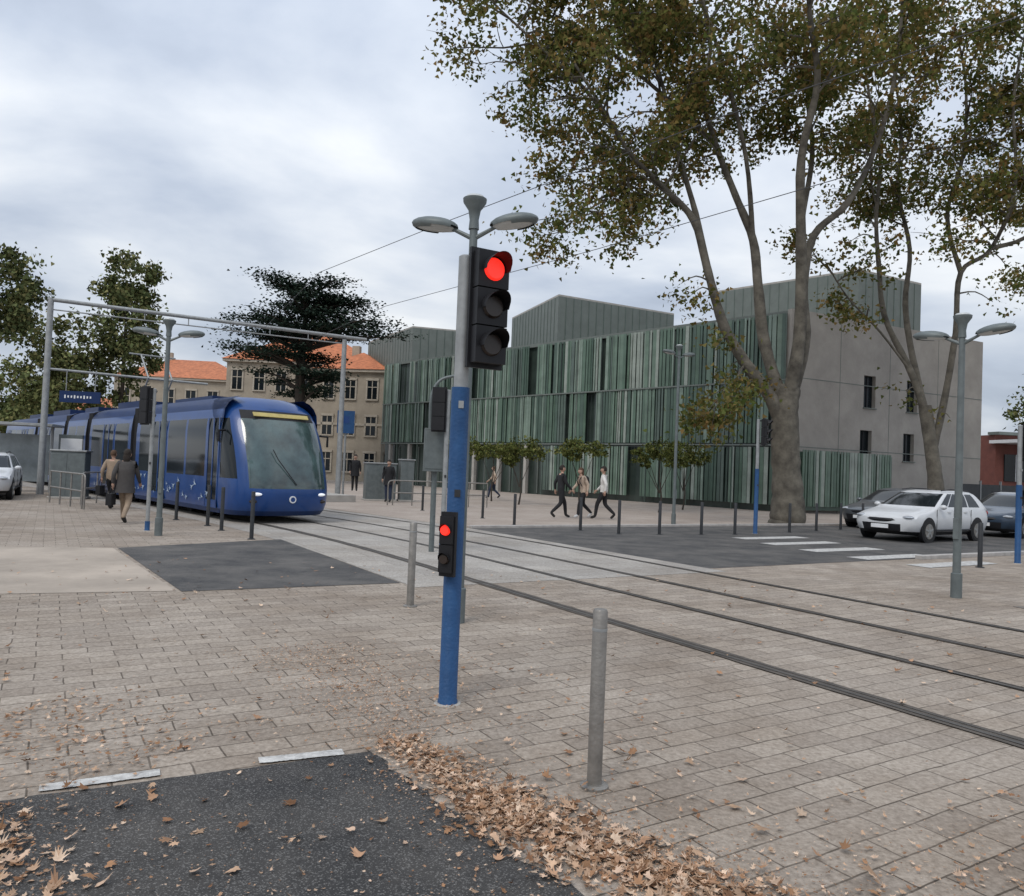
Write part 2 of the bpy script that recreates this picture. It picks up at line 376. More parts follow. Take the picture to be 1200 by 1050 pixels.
def twig(b,p,d,L,r,lev,tips,rnd,droop=0.,mat=BARK):
    pts=[Vector(p)]; d=Vector(d).normalized(); n=5
    for i in range(n):
        d=(d+Vector((rnd.gauss(0,.18),rnd.gauss(0,.18),rnd.gauss(0,.12)-droop))).normalized(); pts.append(pts[-1]+d*L/n)
    b.tube(pts,[r*(1-.75*i/n) for i in range(n+1)],mat,6 if lev>1 else 4,False)
    if lev<=0: tips.append((pts[-1],L)); tips.append((pts[3],L)); return
    for i in range(2,n+1):
        for _ in range(1 if i<n else 2):
            a=Vector((rnd.gauss(0,1),rnd.gauss(0,1),rnd.gauss(.15,.6))).normalized()
            dd=(d*.7+a*.9).normalized(); twig(b,pts[i],dd,L*rnd.uniform(.4,.62),r*.42,lev-1,tips,rnd,droop,mat)
PALP=[(.11,.125,.036),(.14,.15,.048),(.085,.10,.032),(.18,.16,.055),(.21,.15,.058),(.12,.12,.042),(.25,.19,.075),(.15,.155,.05)]
def plane_tree(name,loc,base,S,stems,seed,leafn=42,extra=[]):
    rnd=random.Random(seed); b=B(); b.part('trunk_and_limbs'); tips=[]
    bx,by=base; allp=[]
    for si,st in enumerate(stems):
        pts,r0,r1,ky,start,nsub=st
        xz=[((px-bx-.04*(by-py))*S,(by-py)*S) for px,py in pts]
        y0=0.
        if si>0:   # grow from the nearest existing limb so that forks are joined
            q=min(allp,key=lambda v:(v.x-xz[0][0])**2+(v.z-xz[0][1])**2+.02*abs(v.y)); y0=q.y; xz[0]=(q.x,q.z)
        loc3=[]
        for i,(x,z) in enumerate(xz):
            dz=max(0,z-xz[0][1]); j=0 if (i==0 or z<4) else 1
            loc3.append((x+rnd.uniform(-.1,.1)*j,y0+(ky*dz*.4 if si>0 else 0)+rnd.uniform(-.15,.15)*j,z))
        sp=smooth(loc3,5); n=len(sp); allp+=sp
        b.tube(sp,[(r0+(r1-r0)*(i/(n-1))**.8)*(1+rnd.uniform(-.06,.08)) for i in range(n)],BARK,12,True)
        for i in range(nsub):
            f=start+(1-start)*((i+rnd.random())/nsub); j=min(n-2,int(f*(n-1)))
            t=(sp[j+1]-sp[j]).normalized(); az=rnd.uniform(0,2*math.pi)
            out=Vector((math.cos(az),math.sin(az),rnd.uniform(-.3,.6)))
            twig(b,sp[j],(t*.5+out),rnd.uniform(1.6,3.5)*(1.1-.3*f),.05,1,tips,rnd,.03)
        if nsub: tips.append((sp[-1],1.))
    for px,py,yo in extra:
        z=(by-py)*S; x=(px-bx-.04*(by-py))*S
        q=min(allp,key=lambda v:(v.x-x)**2+(v.z-z)**2*1.5); e_=Vector((x,q.y+yo,z)); m_=(q+e_)/2+Vector((0,0,.25))
        b.tube(smooth([q,m_,e_],3),[.04,.036,.03,.026,.022,.016,.01],BARK,5,False)
        for _ in range(2): tips.append((e_+Vector((rnd.gauss(0,.35),rnd.gauss(0,.35),rnd.gauss(0,.45))),1.))
    e=b.finish(name+'_x',(0,0,0)) ; e.name='trunk_and_limbs'
    par=D.objects.new(name,None); scene.collection.objects.link(par); e.parent=par
    Pn=[];T=[]
    for p,L in tips:
        if rnd.random()<.12: continue
        k=int(leafn*rnd.uniform(.25,1.6)); sg=rnd.uniform(.2,.46)
        Pn.append(np.array(p)+rng.normal(0,1,(k,3))*np.array([sg,sg,sg*.75])-np.array([0,0,.1]))
        br_=rnd.uniform(.75,1.25); ye=rnd.uniform(.85,1.2); T.append(np.tile([br_*ye,br_,br_],(k,1)))
    Pn=np.concatenate(Pn); T=np.concatenate(T); kk=Pn[:,2]>2.2
    leafcloud('foliage',Pn[kk],rng.uniform(.06,.14,kk.sum()),PALP,par,tint=T[kk])
    par.location=loc; print(name,len(Pn)); return par
S1=.0317
stems=[
 ([(924,614),(926,600),(926,570),(924,530),(925,480),(926,450)],.70,.40,0,2,0),
 ([(921,510),(903,465),(874,425),(849,382),(832,322),(814,264),(778,228),(738,190),(700,135),(665,80)],.28,.04,-.2,.58,16),
 ([(832,322),(822,250),(800,170),(790,90),(770,10),(750,-60)],.14,.035,.4,.38,14),
 ([(738,190),(690,120),(640,70),(590,25),(560,-10)],.08,.03,.1,.1,13),
 ([(923,480),(906,400),(900,330),(897,270),(876,215),(856,150),(845,85),(852,10),(835,-90)],.25,.05,.3,.58,15),
 ([(856,150),(800,100),(730,50),(655,5),(590,-35)],.10,.035,-.2,.1,16),
 ([(928,480),(936,400),(937,300),(930,200),(940,120),(930,50),(915,-80)],.28,.05,-.4,.62,13),
 ([(931,490),(946,400),(952,330),(966,268),(1002,228),(1036,168),(1060,90),(1072,0),(1080,-80)],.23,.04,.1,.64,13),
 ([(952,330),(958,250),(984,150),(980,60),(992,-70)],.16,.04,.6,.48,12),
 ([(897,275),(880,180),(850,90),(815,0),(800,-80)],.11,.035,-.6,.5,12),
 ([(780,230),(745,215),(718,240),(700,262)],.05,.02,.1,.2,7),
 ([(870,425),(866,450),(858,475)],.05,.02,0,.1,3),
]
plane_tree('plane_tree',(10.25,28.4,0),(925,610),S1,stems,3,48,
  extra=[(850,440,-.5),(868,462,-.3),(838,412,-.4),(880,475,.2),(812,350,0),(802,335,.3),(826,372,.2),(725,275,0),(705,250,0),(650,150,.5),(735,285,.2),(860,430,.3),(625,115,0),(640,90,0),(600,95,.3)])
S2=.0345
stems2=[
 ([(1112,600),(1113,570),(1112,540),(1108,505),(1102,455)],.36,.24,0,2,0),
 ([(1102,470),(1086,415),(1062,350),(1052,290),(1050,230),(1060,150),(1050,60),(1040,-60)],.15,.04,.1,.52,13),
 ([(1101,470),(1092,400),(1090,330),(1100,260),(1096,180),(1110,90),(1105,-40)],.16,.04,.4,.55,13),
 ([(1108,510),(1126,440),(1132,370),(1135,300),(1170,270),(1195,200),(1190,100),(1210,0)],.15,.04,-.2,.55,14),
 ([(1135,300),(1128,230),(1150,150),(1160,50),(1150,-60)],.1,.035,.3,.35,13),
 ([(1086,415),(1050,370),(1010,330),(985,290)],.06,.022,-.2,.6,3),
 ([(1170,270),(1215,250),(1240,180),(1260,80)],.1,.035,.2,.3,13),
]
plane_tree('plane_tree',(17.3,31.2,0),(1112,596),S2,stems2,11,46,extra=[(1190,290,0),(1030,350,-.5),(1020,260,0),(1120,470,-.6),(1080,440,0),(1190,230,.2),(1180,330,.4)])
stems3=[([(0,600),(2,540),(0,470)],.4,.3,0,2,0),([(0,480),(-40,380),(-60,260),(-70,120),(-60,0)],.2,.05,.1,.4,13),([(0,480),(10,360),(30,220),(20,80),(30,-40)],.22,.05,-.3,.4,13),([(0,480),(50,380),(80,250),(110,120)],.18,.05,.3,.4,13)]
plane_tree('plane_tree',(30,38,0),(0,600),.034,stems3,19,40)

def round_tree(name,loc,H,crown,seed,pal,nl,lsize,trunk_r=.2,barkm=BARKD,mat=LEAFF):
    rnd=random.Random(seed); b=B(); b.part('trunk'); 
    b.tube(smooth([(0,0,0),(rnd.uniform(-.1,.1),0,H*.2),(rnd.uniform(-.2,.2)*trunk_r*4,.1*trunk_r,H*.45),(0,0,H*.75)],3),[trunk_r*(1-.75*i/9) for i in range(10)],barkm,8)
    Pn=[];T=[]
    tot=sum(c[3]*c[4]*c[5] for c in crown)
    for c in crown:
        b.tube(smooth([(0,0,H*.25),(c[0]*.5,c[1]*.5,(c[2]+H*.25)*.5),(c[0],c[1],c[2])],3),[trunk_r*.5*(1-.8*i/6) for i in range(7)],barkm,5,False)
        m=max(9,int(46*c[3]*c[4]*c[5]/tot*len(crown)**.5))
        for _ in range(m):
            v=rng.normal(size=3); v/=np.linalg.norm(v); rr=rnd.uniform(.35,1.15)**.6
            ctr=np.array(c[:3])+v*np.array(c[3:])*rr; sg=np.array(c[3:])*rnd.uniform(.09,.22)
            k=int(nl/(m*len(crown))*rnd.uniform(.5,1.5)); Pn.append(ctr+rng.normal(0,1,(k,3))*sg); T.append(np.full((k,1),rnd.uniform(.7,1.25)))
    e=b.finish(name+'_x'); e.name='trunk'; par=D.objects.new(name,None); scene.collection.objects.link(par); e.parent=par
    Pn=np.concatenate(Pn); T=np.concatenate(T); kk=Pn[:,2]>.4; leafcloud('foliage',Pn[kk],rng.uniform(lsize*.6,lsize*1.3,kk.sum()),pal,par,mat,tint=T[kk]); par.location=loc
GP=[(.11,.13,.055),(.14,.155,.065),(.08,.10,.045),(.18,.17,.075)]
GL=[(.15,.16,.065),(.18,.17,.075),(.11,.13,.055),(.13,.15,.065)]
GPF=[(.085,.105,.04),(.11,.13,.05),(.065,.082,.035),(.15,.145,.06)]
round_tree('broadleaf_tree',(-29.2,57,0),15.5,[(0,0,14,2.2,2.2,2.2),(.2,0,11.2,2.6,2.4,2.4),(-.3,0,8.2,2.4,2.2,2.4)],1,GP,11000,.17)
round_tree('broadleaf_tree',(-33.5,56,0),11,[(0,0,9.2,2.4,2.4,2.2),(-2,0,7,2.4,2.2,2.2),(1.6,0,6.6,2.4,2.4,2.4),(0,0,4.5,3.4,2.5,2)],2,GL,10000,.17)
round_tree('broadleaf_tree',(-27.4,40,0),12.6,[(0,0,10.4,2.1,2.1,1.7),(-1.5,0,9.0,2.4,2.2,1.5),(.4,0,8.2,1.4,1.4,1.2)],3,GP,9000,.14)
round_tree('broadleaf_tree',(-46,68,0),9,[(0,0,5,5,3,2.4),(5,0,4,4,3,2.4)],4,GPF,6000,.22)
b=B(); b.part('trunk'); rnd=random.Random(5)
b.tube(smooth([(0,0,0),(.1,0,4),(-.1,0,8),(.1,0,11.5),(.2,0,14)],3),[.5,.48,.46,.44,.4,.38,.34,.3,.26,.22,.18,.12,.06],BARKD,10)
Pn=[]
for z,xl,xr,cnt in [(14.4,-3.2,3.4,10),(13.4,-5.2,4.6,14),(12.0,-5.6,6.4,18),(10.9,-6.2,7.6,19),(9.5,-6.4,4.0,13),(8.0,-5.6,2.6,9),(6.8,-3.0,2.0,5)]:
    for i in range(cnt):
        a=rnd.uniform(0,2*math.pi); ln=rnd.uniform(.4,1.)
        x=math.cos(a)*ln*(xr if math.cos(a)>0 else -xl); y=math.sin(a)*ln*4.5
        zz=z+rnd.uniform(-.35,.35)
        b.tube(smooth([(0,0,z-1.3),(x*.5,y*.5,zz-.35),(x,y,zz-.1)],3),[.12,.11,.1,.08,.06,.04,.02],BARKD,5,False)
        for f in (.5,.75,1.):
            k=100; Pn.append(np.array([x*f,y*f,zz-.1*(1-f)])+rng.normal(0,1,(k,3))*np.array([.7,.7,.14]))
e=b.finish('cx'); e.name='trunk'; par=D.objects.new('cedar_tree',None); scene.collection.objects.link(par); e.parent=par
Pn=np.concatenate(Pn); leafcloud('foliage',Pn,rng.uniform(.08,.17,len(Pn)),[(.03,.046,.034),(.042,.058,.042),(.02,.033,.026)],par,LEAFF,flat=1.2); par.location=(-15.6,56,0)
YG=[(.12,.135,.04),(.09,.11,.035),(.16,.16,.055),(.07,.085,.03)]
for i,(x,y,h) in enumerate([(.4,35,3.2),(3.1,34,3.4),(6.4,33,3.3),(8.2,36.5,3.5),(-2.6,41,3.6),(-.9,37.5,3.1)]):
    rq=random.Random(i)
    round_tree('small_plaza_tree',(x,y,0),h,[(rq.uniform(-.2,.2),0,h*.82,.85,.8,.42),(-.6,.1,h*rq.uniform(.68,.78),.6,.55,.35),(.6,0,h*rq.uniform(.68,.8),.62,.6,.35),(rq.uniform(-.9,.9),0,h*.66,.35,.35,.25)],20+i,YG,2600,.065,.045)
round_tree('broadleaf_tree',(44,62,0),12,[(0,0,9,3,3,3),(2,0,6,3,3,3)],9,GPF,4000,.22)

# ------------------------------------------------------------------ modern green building
U=Vector((-.68,.733)); ang=math.atan2(.733,-.68)
b=B(); Cn=(13.6,38.2)
b.part('walls')
WALLD=M('facade_glass',(.04,.056,.048),.15,0,.4,.4,spec=.6)
foot=[(0,-.25),(36,-.25),(36,-14.6),(-4.2,-14.6)]
b.prism(foot,0,9.9,[WALLD,ROOFG,CONC,CONC],ROOFG)
b.part('parapet'); b.box((18,-.22,10.0),(36.1,.35,.22),ROOFG)
greens=[M('fin_%d'%i,c,.28,.0,.25,1.2,spec=.6) for i,c in enumerate([(.06,.10,.075),(.085,.138,.10),(.12,.18,.135),(.18,.24,.195),(.27,.31,.27),(.09,.125,.105)])]
b.part('louvre_fins'); rnd=random.Random(21)
for t,(z0,z1) in enumerate([(.35,3.25),(3.45,6.55),(6.65,9.95)]):
    x=.1; run=0; mi=0
    while x<35.9:
        if run<=0: run=rnd.randint(1,4); mi=rnd.choices([0,1,2,3,4,5,-1],[3,6,7,5,1.5,4,2])[0]
        run-=1; w=rnd.uniform(.10,.24)
        if t==0 and x>17: break
        if mi>=0:
            m=greens[mi if rnd.random()<.6 else rnd.randint(0,4)]
            b.box((x+w/2,.12+rnd.uniform(-.03,.05),(z0+z1)/2),(w,.03,z1-z0),m,rnd.uniform(-.35,.35))
        x+=w+rnd.uniform(.02,.08)
b.part('floor_bands')
for z in (3.35,6.6): b.box((18,.0,z),(36,.42,.08),ROOFG)
for i in range(13): b.box((i*2.8+.05,.16,5),(.05,.05,9.9),greens[5])
b.part('ground_floor_columns')
for i in range(7): b.box((18.5+i*2.7,.05,1.65),(.25,.25,3.3),CONCL)
for i in range(14): b.box((17.6+i*1.35,-.2,1.6),(.06,.08,3.0),ROOFG)
cd=Vector((-4.2,-14.35)).normalized(); cl=15.0; ca=math.atan2(cd.y,cd.x)
def gp(t,off,z):
    q=Vector((cd.y,-cd.x))
    p=Vector((0,-.25))+cd*t+q*off; return Vector((p.x,p.y,z))
b.part('concrete_gable')
wins=[(5.0,5.9,5.6,7.3),(8.4,9.3,5.6,7.3),(4.8,5.7,2.9,4.4),(8.2,9.1,2.9,4.4)]
ts=sorted(set([-.3,cl]+[w[0] for w in wins]+[w[1] for w in wins])); zs=sorted(set([0,10.15]+[w[2] for w in wins]+[w[3] for w in wins]))
for i in range(len(ts)-1):
    for j in range(len(zs)-1):
        tm=(ts[i]+ts[i+1])/2; zm=(zs[j]+zs[j+1])/2
        if any(w[0]<tm<w[1] and w[2]<zm<w[3] for w in wins): continue
        b.box(gp(tm,.16,zm),(ts[i+1]-ts[i],.3,zs[j+1]-zs[j]),CONC,ca)
b.part('panel_joints')
for z in (3.3,6.75): b.box(gp(cl/2,.312,z),(cl,.012,.04),ROOFG,ca)
for t in (3.2,7.0,11.0): b.box(gp(t,.313,5),(.025,.012,10),ROOFG,ca)
b.part('windows')
for w in wins:
    b.box(gp((w[0]+w[1])/2,.06,(w[2]+w[3])/2),(w[1]-w[0],.06,w[3]-w[2]),GLASS,ca)
    b.box(gp((w[0]+w[1])/2,.1,(w[2]+w[3])/2),(.05,.05,w[3]-w[2]),BLACKP,ca)
    b.box(gp((w[0]+w[1])/2,.33,w[2]-.03),(w[1]-w[0]+.1,.12,.05),ROOFG,ca)
b.part('slatted_screen')
x=.3
while x<6.8:
    w=rnd.uniform(.12,.2); b.box(gp(x,.75,1.75),(w,.04,2.8),rnd.choice([greens[3],greens[2],greens[4],greens[1]]),ca+rnd.uniform(-.3,.3)); x+=w+.05
b.box(gp(3.5,.62,1.6),(6.8,.05,2.9),greens[0],ca)
b.part('roof_volumes')
def w2l(x,y): d=Vector((x-Cn[0],y-Cn[1])); return (d.dot(U),d.dot(Vector((-.733,-.68))))
for poly,h in [([(20.5,46),(13.8,52.8),(19,55.5),(25.7,48.7)],14.4),([(2.76,51.9),(-.4,60.6),(8.3,65),(11.6,56.6)],13.5),([(-8.6,63.3),(-14,72.5),(-9,74),(-4.7,64.4)],13.0)]:
    b.prism([w2l(*p) for p in poly],9.9,h,ROOFG,ROOFG)
    b.prism([w2l(*p) for p in poly],h+.002,h+.12,CONCL,CONCL)
    p0=Vector(poly[0]);p1=Vector(poly[1]);p3=Vector(poly[3])
    for (pa,pb) in ((p0,p1),(p0,p3)):
        n=int((pb-pa).length/.6)
        for i in range(1,n):
            p=pa.lerp(pb,i/n); o=(Vector(poly[0])-Vector(poly[2])).normalized()*.02; l=w2l(p.x+o.x,p.y+o.y); b.box((l[0],l[1],(9.9+h)/2),(.03,.03,h-9.92),greens[5])
b.finish('modern_glass_building',(Cn[0],Cn[1],0),ang)

# ------------------------------------------------------------------ old school buildings
def school(name,loc,rz,w,d,eave,ridge,nwin,floors):
    b=B(); b.part('walls'); b.prism([(0,0),(w,0),(w,d),(0,d)],0,eave,BEIGE,STONE)
    b.part('cornice'); b.box((w/2,d/2,eave+.12),(w+.7,d+.7,.24),STONE); b.box((w/2,-.04,eave*.52),(w+.1,.12,.2),STONE)
    b.part('roof'); o=.45; z0=eave+.245; hip=min(w,d)/2
    v=[(-o,-o,z0),(w+o,-o,z0),(w+o,d+o,z0),(-o,d+o,z0)]
    v+= [(hip,d/2,ridge),(w-hip,d/2,ridge)] if w>d else [(w/2,hip,ridge),(w/2,d-hip,ridge)]
    b.add(v,[(0,1,5,4),(1,2,5),(2,3,4,5),(3,0,4)] if w>d else [(0,1,4),(1,2,5,4),(2,3,5),(3,0,4,5)],TILE)
    b.part('chimney'); b.box((w*.3,d*.5,ridge),(.7,.6,1.6),BEIGE)
    b.part('windows')
    for f in range(floors):
        zc=eave*(f+.52)/floors; wh=eave/floors*.5
        for i in range(nwin):
            xc=w*(i+.5)/nwin; ww=min(1.1,w/nwin*.42)
            b.box((xc,-.02,zc),(ww,.08,wh),GLASS); b.box((xc,-.07,zc),(.07,.05,wh),STONE); b.box((xc,-.07,zc+wh*.15),(ww,.045,.07),STONE)
            b.box((xc,-.06,zc+wh/2+.12),(ww+.35,.16,.2),STONE); b.box((xc,-.06,zc-wh/2-.08),(ww+.35,.18,.12),STONE)
            b.box((xc-ww/2-.09,-.05,zc),(.14,.1,wh),STONE); b.box((xc+ww/2+.09,-.05,zc),(.14,.1,wh),STONE)
        for i in range(max(2,int(d/3))):
            yc=d*(i+.5)/max(2,int(d/3)); b.box((w+.02,yc,zc),(.08,1.0,wh),GLASS); b.box((w+.06,yc,zc+wh/2+.12),(.16,1.3,.2),STONE)
    return b.finish(name,loc,rz)
school('school_building',(-28.6,76,0),R(4),15,11,11.2,15.0,7,3)
school('school_building',(-17.4,68,0),R(-8),6.0,9,9.6,11.8,3,3)
school('school_building',(-47,90,0),R(6),15,10,10.6,13.6,6,2)
school('distant_house',(-75,120,0),R(0),16,10,8,10.5,5,2)
school('distant_house',(-52,130,0),R(0),16,10,9,12,5,2)
b=B(); b.part('walls'); b.prism([(0,0),(26,0),(26,10),(0,10)],0,5.4,BRICKR,ROOFG)
b.part('canopy'); b.box((13,-1.2,4.9),(26.5,3,.22),WHITE); b.box((13,0,5.5),(26.4,1,.2),ROOFG)
b.part('windows')
for i in range(9): b.box((1.6+i*2.8,-.03,3.1),(1.8,.1,1.9),GLASS); b.box((1.6+i*2.8,-.08,3.1),(.07,.06,1.9),WHITE)
b.finish('red_building',(34,54,0),R(10))
b=B(); b.part('panels')
for i in range(14): b.box((i*1.5,0,.95),(1.46,.06,1.7),DFEN)
b.part('posts')
for i in range(15): b.box((i*1.5-.75,0,1.0),(.08,.1,2.0),GALV)
b.finish('fence',(24.5,41,0),R(20))
Pn=[]
for i in range(60):
    x=-170+i*6+random.uniform(-2,2); h=random.uniform(3,7); Pn.append(np.array([x,170+random.uniform(-6,6),h*.55])+rng.normal(0,1,(160,3))*np.array([3,2,h*.3]))
Pn=np.concatenate(Pn); Pn[:,2]=np.abs(Pn[:,2]); leafcloud('distant_trees',Pn,rng.uniform(.4,.9,len(Pn)),GPF,None,LEAFF)

# ------------------------------------------------------------------ tram
def tram():
    b=B()
    zs=[.2,.32,.5,.75,.88,1.0,1.1,1.5,1.9,2.3,2.62,2.85,3.02,3.14,3.22]
    Fz=np.interp(zs,[.2,.4,.8,1.0,1.5,2.0,2.6,2.9,3.1,3.22],[-.18,0,.04,0,-.16,-.38,-.74,-1.0,-1.3,-1.7])
    Wz=np.interp(zs,[.2,.35,.6,2.4,2.85,3.02,3.14,3.22],[1.26,1.31,1.325,1.325,1.27,1.18,1.05,.85])
    ang=[90,84,78,70,63,56,46,36,27,18,9,0]
    ang=[-a for a in ang]+[a for a in ang[::-1]][1:]
    def nose(b,st,kinds):
        rings=[]
        for z,F,W in zip(zs,Fz,Wz):
            r=[(x,-W,z) for x in st]
            D_=1.25
            for a in ang:
                a=R(a); r.append((F-D_+D_*abs(math.cos(a))**.62,W*math.copysign(abs(math.sin(a))**.8,a),z))
            r+=[(x,W,z) for x in st[::-1]]
            rings.append(r)
        ns=len(st); na=len(ang)
        def mf(i,j):
            z0=zs[j]; z1=zs[j+1]
            if i<ns-1: k=kinds[i]
            elif i<ns: k='W'
            elif i<ns+na-1:
                a=abs((ang[i-ns]+ang[i-ns+1])/2)
                if j==0: return TRAMD
                if a<50: return WSCR if (.87<=z0 and z1<=2.63) else (BELL if 2.6<=z0 and z1<=2.9 else TRAMB)
                if a<60: return TRAMB
                return GLASS if (1.09<=z0 and z1<=2.65) else TRAMB
            elif i==ns+na-1: k='W'
            else: k=kinds[2*ns+na-2-i] if 0<=2*ns+na-2-i<len(kinds) else 'P'
            if j==0: return TRAMD
            if k=='W' and 1.09<=z0 and z1<=2.65: return GLASS
            if k=='D' and .3<=z0 and z1<=2.65: return GLASS
            if z0>=2.84: return TRAMD
            return TRAMB
        b.loft(rings,mf,False,TRAMD,BELL)
    def module(b,st,kinds):
        rings=[]
        for z,W in zip(zs,Wz): rings.append([(x,-W,z) for x in st]+[(x,W,z) for x in st[::-1]])
        ns=len(st)
        def mf(i,j):
            z0=zs[j];z1=zs[j+1]
            if i<ns-1:k=kinds[i]
            elif i==ns-1 or i==2*ns-1: return BELL
            else: k=kinds[2*ns-2-i]
            if j==0: return TRAMD
            if k=='W' and 1.09<=z0 and z1<=2.65: return GLASS
            if k=='D' and .3<=z0 and z1<=2.65: return GLASS
            if z0>=2.84: return TRAMD
            return TRAMB
        b.loft(rings,mf,True,TRAMD,BELL)
    def bell(x): 
        b.part('bellows')
        for k in range(5):
            xx=x-.25+k*.125; b.box((xx,0,1.72),(.07,2.48,2.75),BELL)
        b.box((x,0,1.72),(.62,2.36,2.6),BELL)
    doors=[]
    def stn(x0,pat):
        st=[x0];kk=[]
        for k,l in pat:
            if k=='D': doors.append((st[-1],l))
            st.append(st[-1]-l); kk.append(k)
        return st[::-1],kk[::-1]
    b.part('front_car')
    st,kk=stn(-1.35,[('P',.12),('D',.8),('P',.14),('W',1.4),('P',.14),('W',1.4),('P',.14),('D',1.3),('P',.14),('W',1.1),('P',.35)])
    nose(b,st,kk); x=st[0]
    bell(x-.3)
    for L in range(4):
        x-=.6
        b.part('middle_car_%d'%(L+1))
        pat=[('P',.3),('W',1.5),('P',.14),('D',1.3),('P',.14),('W',1.5),('P',.3)] if L%2==0 else [('P',.25),('W',1.2),('P',.12),('W',1.2),('P',.25)]
        if L==3: pat=[('P',.3),('W',1.4),('P',.14),('D',1.3),('P',.14),('W',1.4),('P',.1),('W',1.4),('P',.1),('D',.8),('P',.6)]
        st,kk=stn(x,pat); module(b,st,kk); x=st[0]
        if L<3: bell(x-.3)
    total=x
    b.part('door_frames')
    for xd,l in doors:
        for s in(-1,1):
            for xx in (xd-.03,xd-l+.03,xd-l/2): b.box((xx,s*1.331,1.48),(.06,.014,2.28),TRAMB)
            b.box((xd-l/2,s*1.331,.42),(l,.014,.2),TRAMB)
    b.part('roof_units')
    for (xc,l,h) in [(-5.0,3.0,.12),(-11.2,2.8,.24),(-16.3,2,.2),(-21.5,3.2,.24),(-27,3,.2)]:
        b.box((xc,0,3.2+h/2),(l,1.6,h),TRAMD)
    b.part('pantograph')
    b.tube([(-11.5,-.4,3.45),(-10.6,-.4,4.3),(-11.6,-.4,5.2)],.03,GALV,6); b.tube([(-11.5,.4,3.45),(-10.6,.4,4.3),(-11.6,.4,5.2)],.03,GALV,6); b.tube([(-11.6,-.8,5.2),(-11.6,.8,5.2)],.03,GALV,6)
    b.part('headlamps')
    for s in(-1,1):
        b.ell((-.15,s*.84,.74),(.1,.15,.045),LIT); b.ell((-.19,s*.92,.56),(.09,.1,.05),DARKL)
    b.part('bumper'); 
    for zz,w in((.40,1.9),(.62,1.7)): b.tube([(-.08-.22*(abs(t)/.9)**3,t*w/2/.9,zz) for t in np.linspace(-.9,.9,9)],.028,TRAMD,6)
    b.part('operator_badge'); b.tube([(.03,0,.62),(.055,0,.62)],.09,WHITE,18); b.tube([(.055,0,.62),(.058,0,.62)],.06,TRAMB,16)
    b.part('destination_display'); b.box((-.845,0,2.74),(.02,1.5,.13),DISP,0,Matrix.Rotation(-.72,4,'Y'))
    b.part('wiper'); b.tube([(.03,.1,.98),(-.13,-.35,1.6),(-.24,-.45,1.85)],.012,BLACKP,5)
    b.part('mirror_camera'); 
    for s in(-1,1): b.tube([(-1.2,s*1.3,2.3),(-1.1,s*1.5,2.28),(-1.1,s*1.5,2.0)],.035,BLACKP,6)
    b.part('swallow_motifs'); rn=random.Random(4)
    SW=M('swallow_paint',(.34,.42,.52),.5)
    for s in(-1,1):
        xx=-1.8
        while xx>total+.5:
            xx-=rn.uniform(.12,.42); z=rn.uniform(.45,1.0); sc=rn.uniform(.06,.15); th=rn.uniform(-.6,.6)
            y=s*1.3395; pts=[(1,.0),(.1,.18),(-.9,.75),(-.2,.05),(-1.1,-.05),(-.2,-.12),(-.5,-.8),(.2,-.2)]
            vs=[(xx+sc*(p*math.cos(th)-q*math.sin(th)),y,z+sc*(p*math.sin(th)+q*math.cos(th))) for p,q in pts]
            b.add(vs,[tuple(range(8)) if s<0 else tuple(range(8))[::-1]],SW)
    b.part('bogies')
    for xb in (-4,-9.3,-14.5,-20,-26):
        for s in(-1,1):
            for dx in(-.8,.8): b.tube([(xb+dx,s*.68,.3),(xb+dx,s*.8,.3)],.29,RUB,18)
    p=P(19.5,6.05)
    return b.finish('tram',(p.x,p.y,0),A1+math.pi-R(.8),bevel=0)
tram()

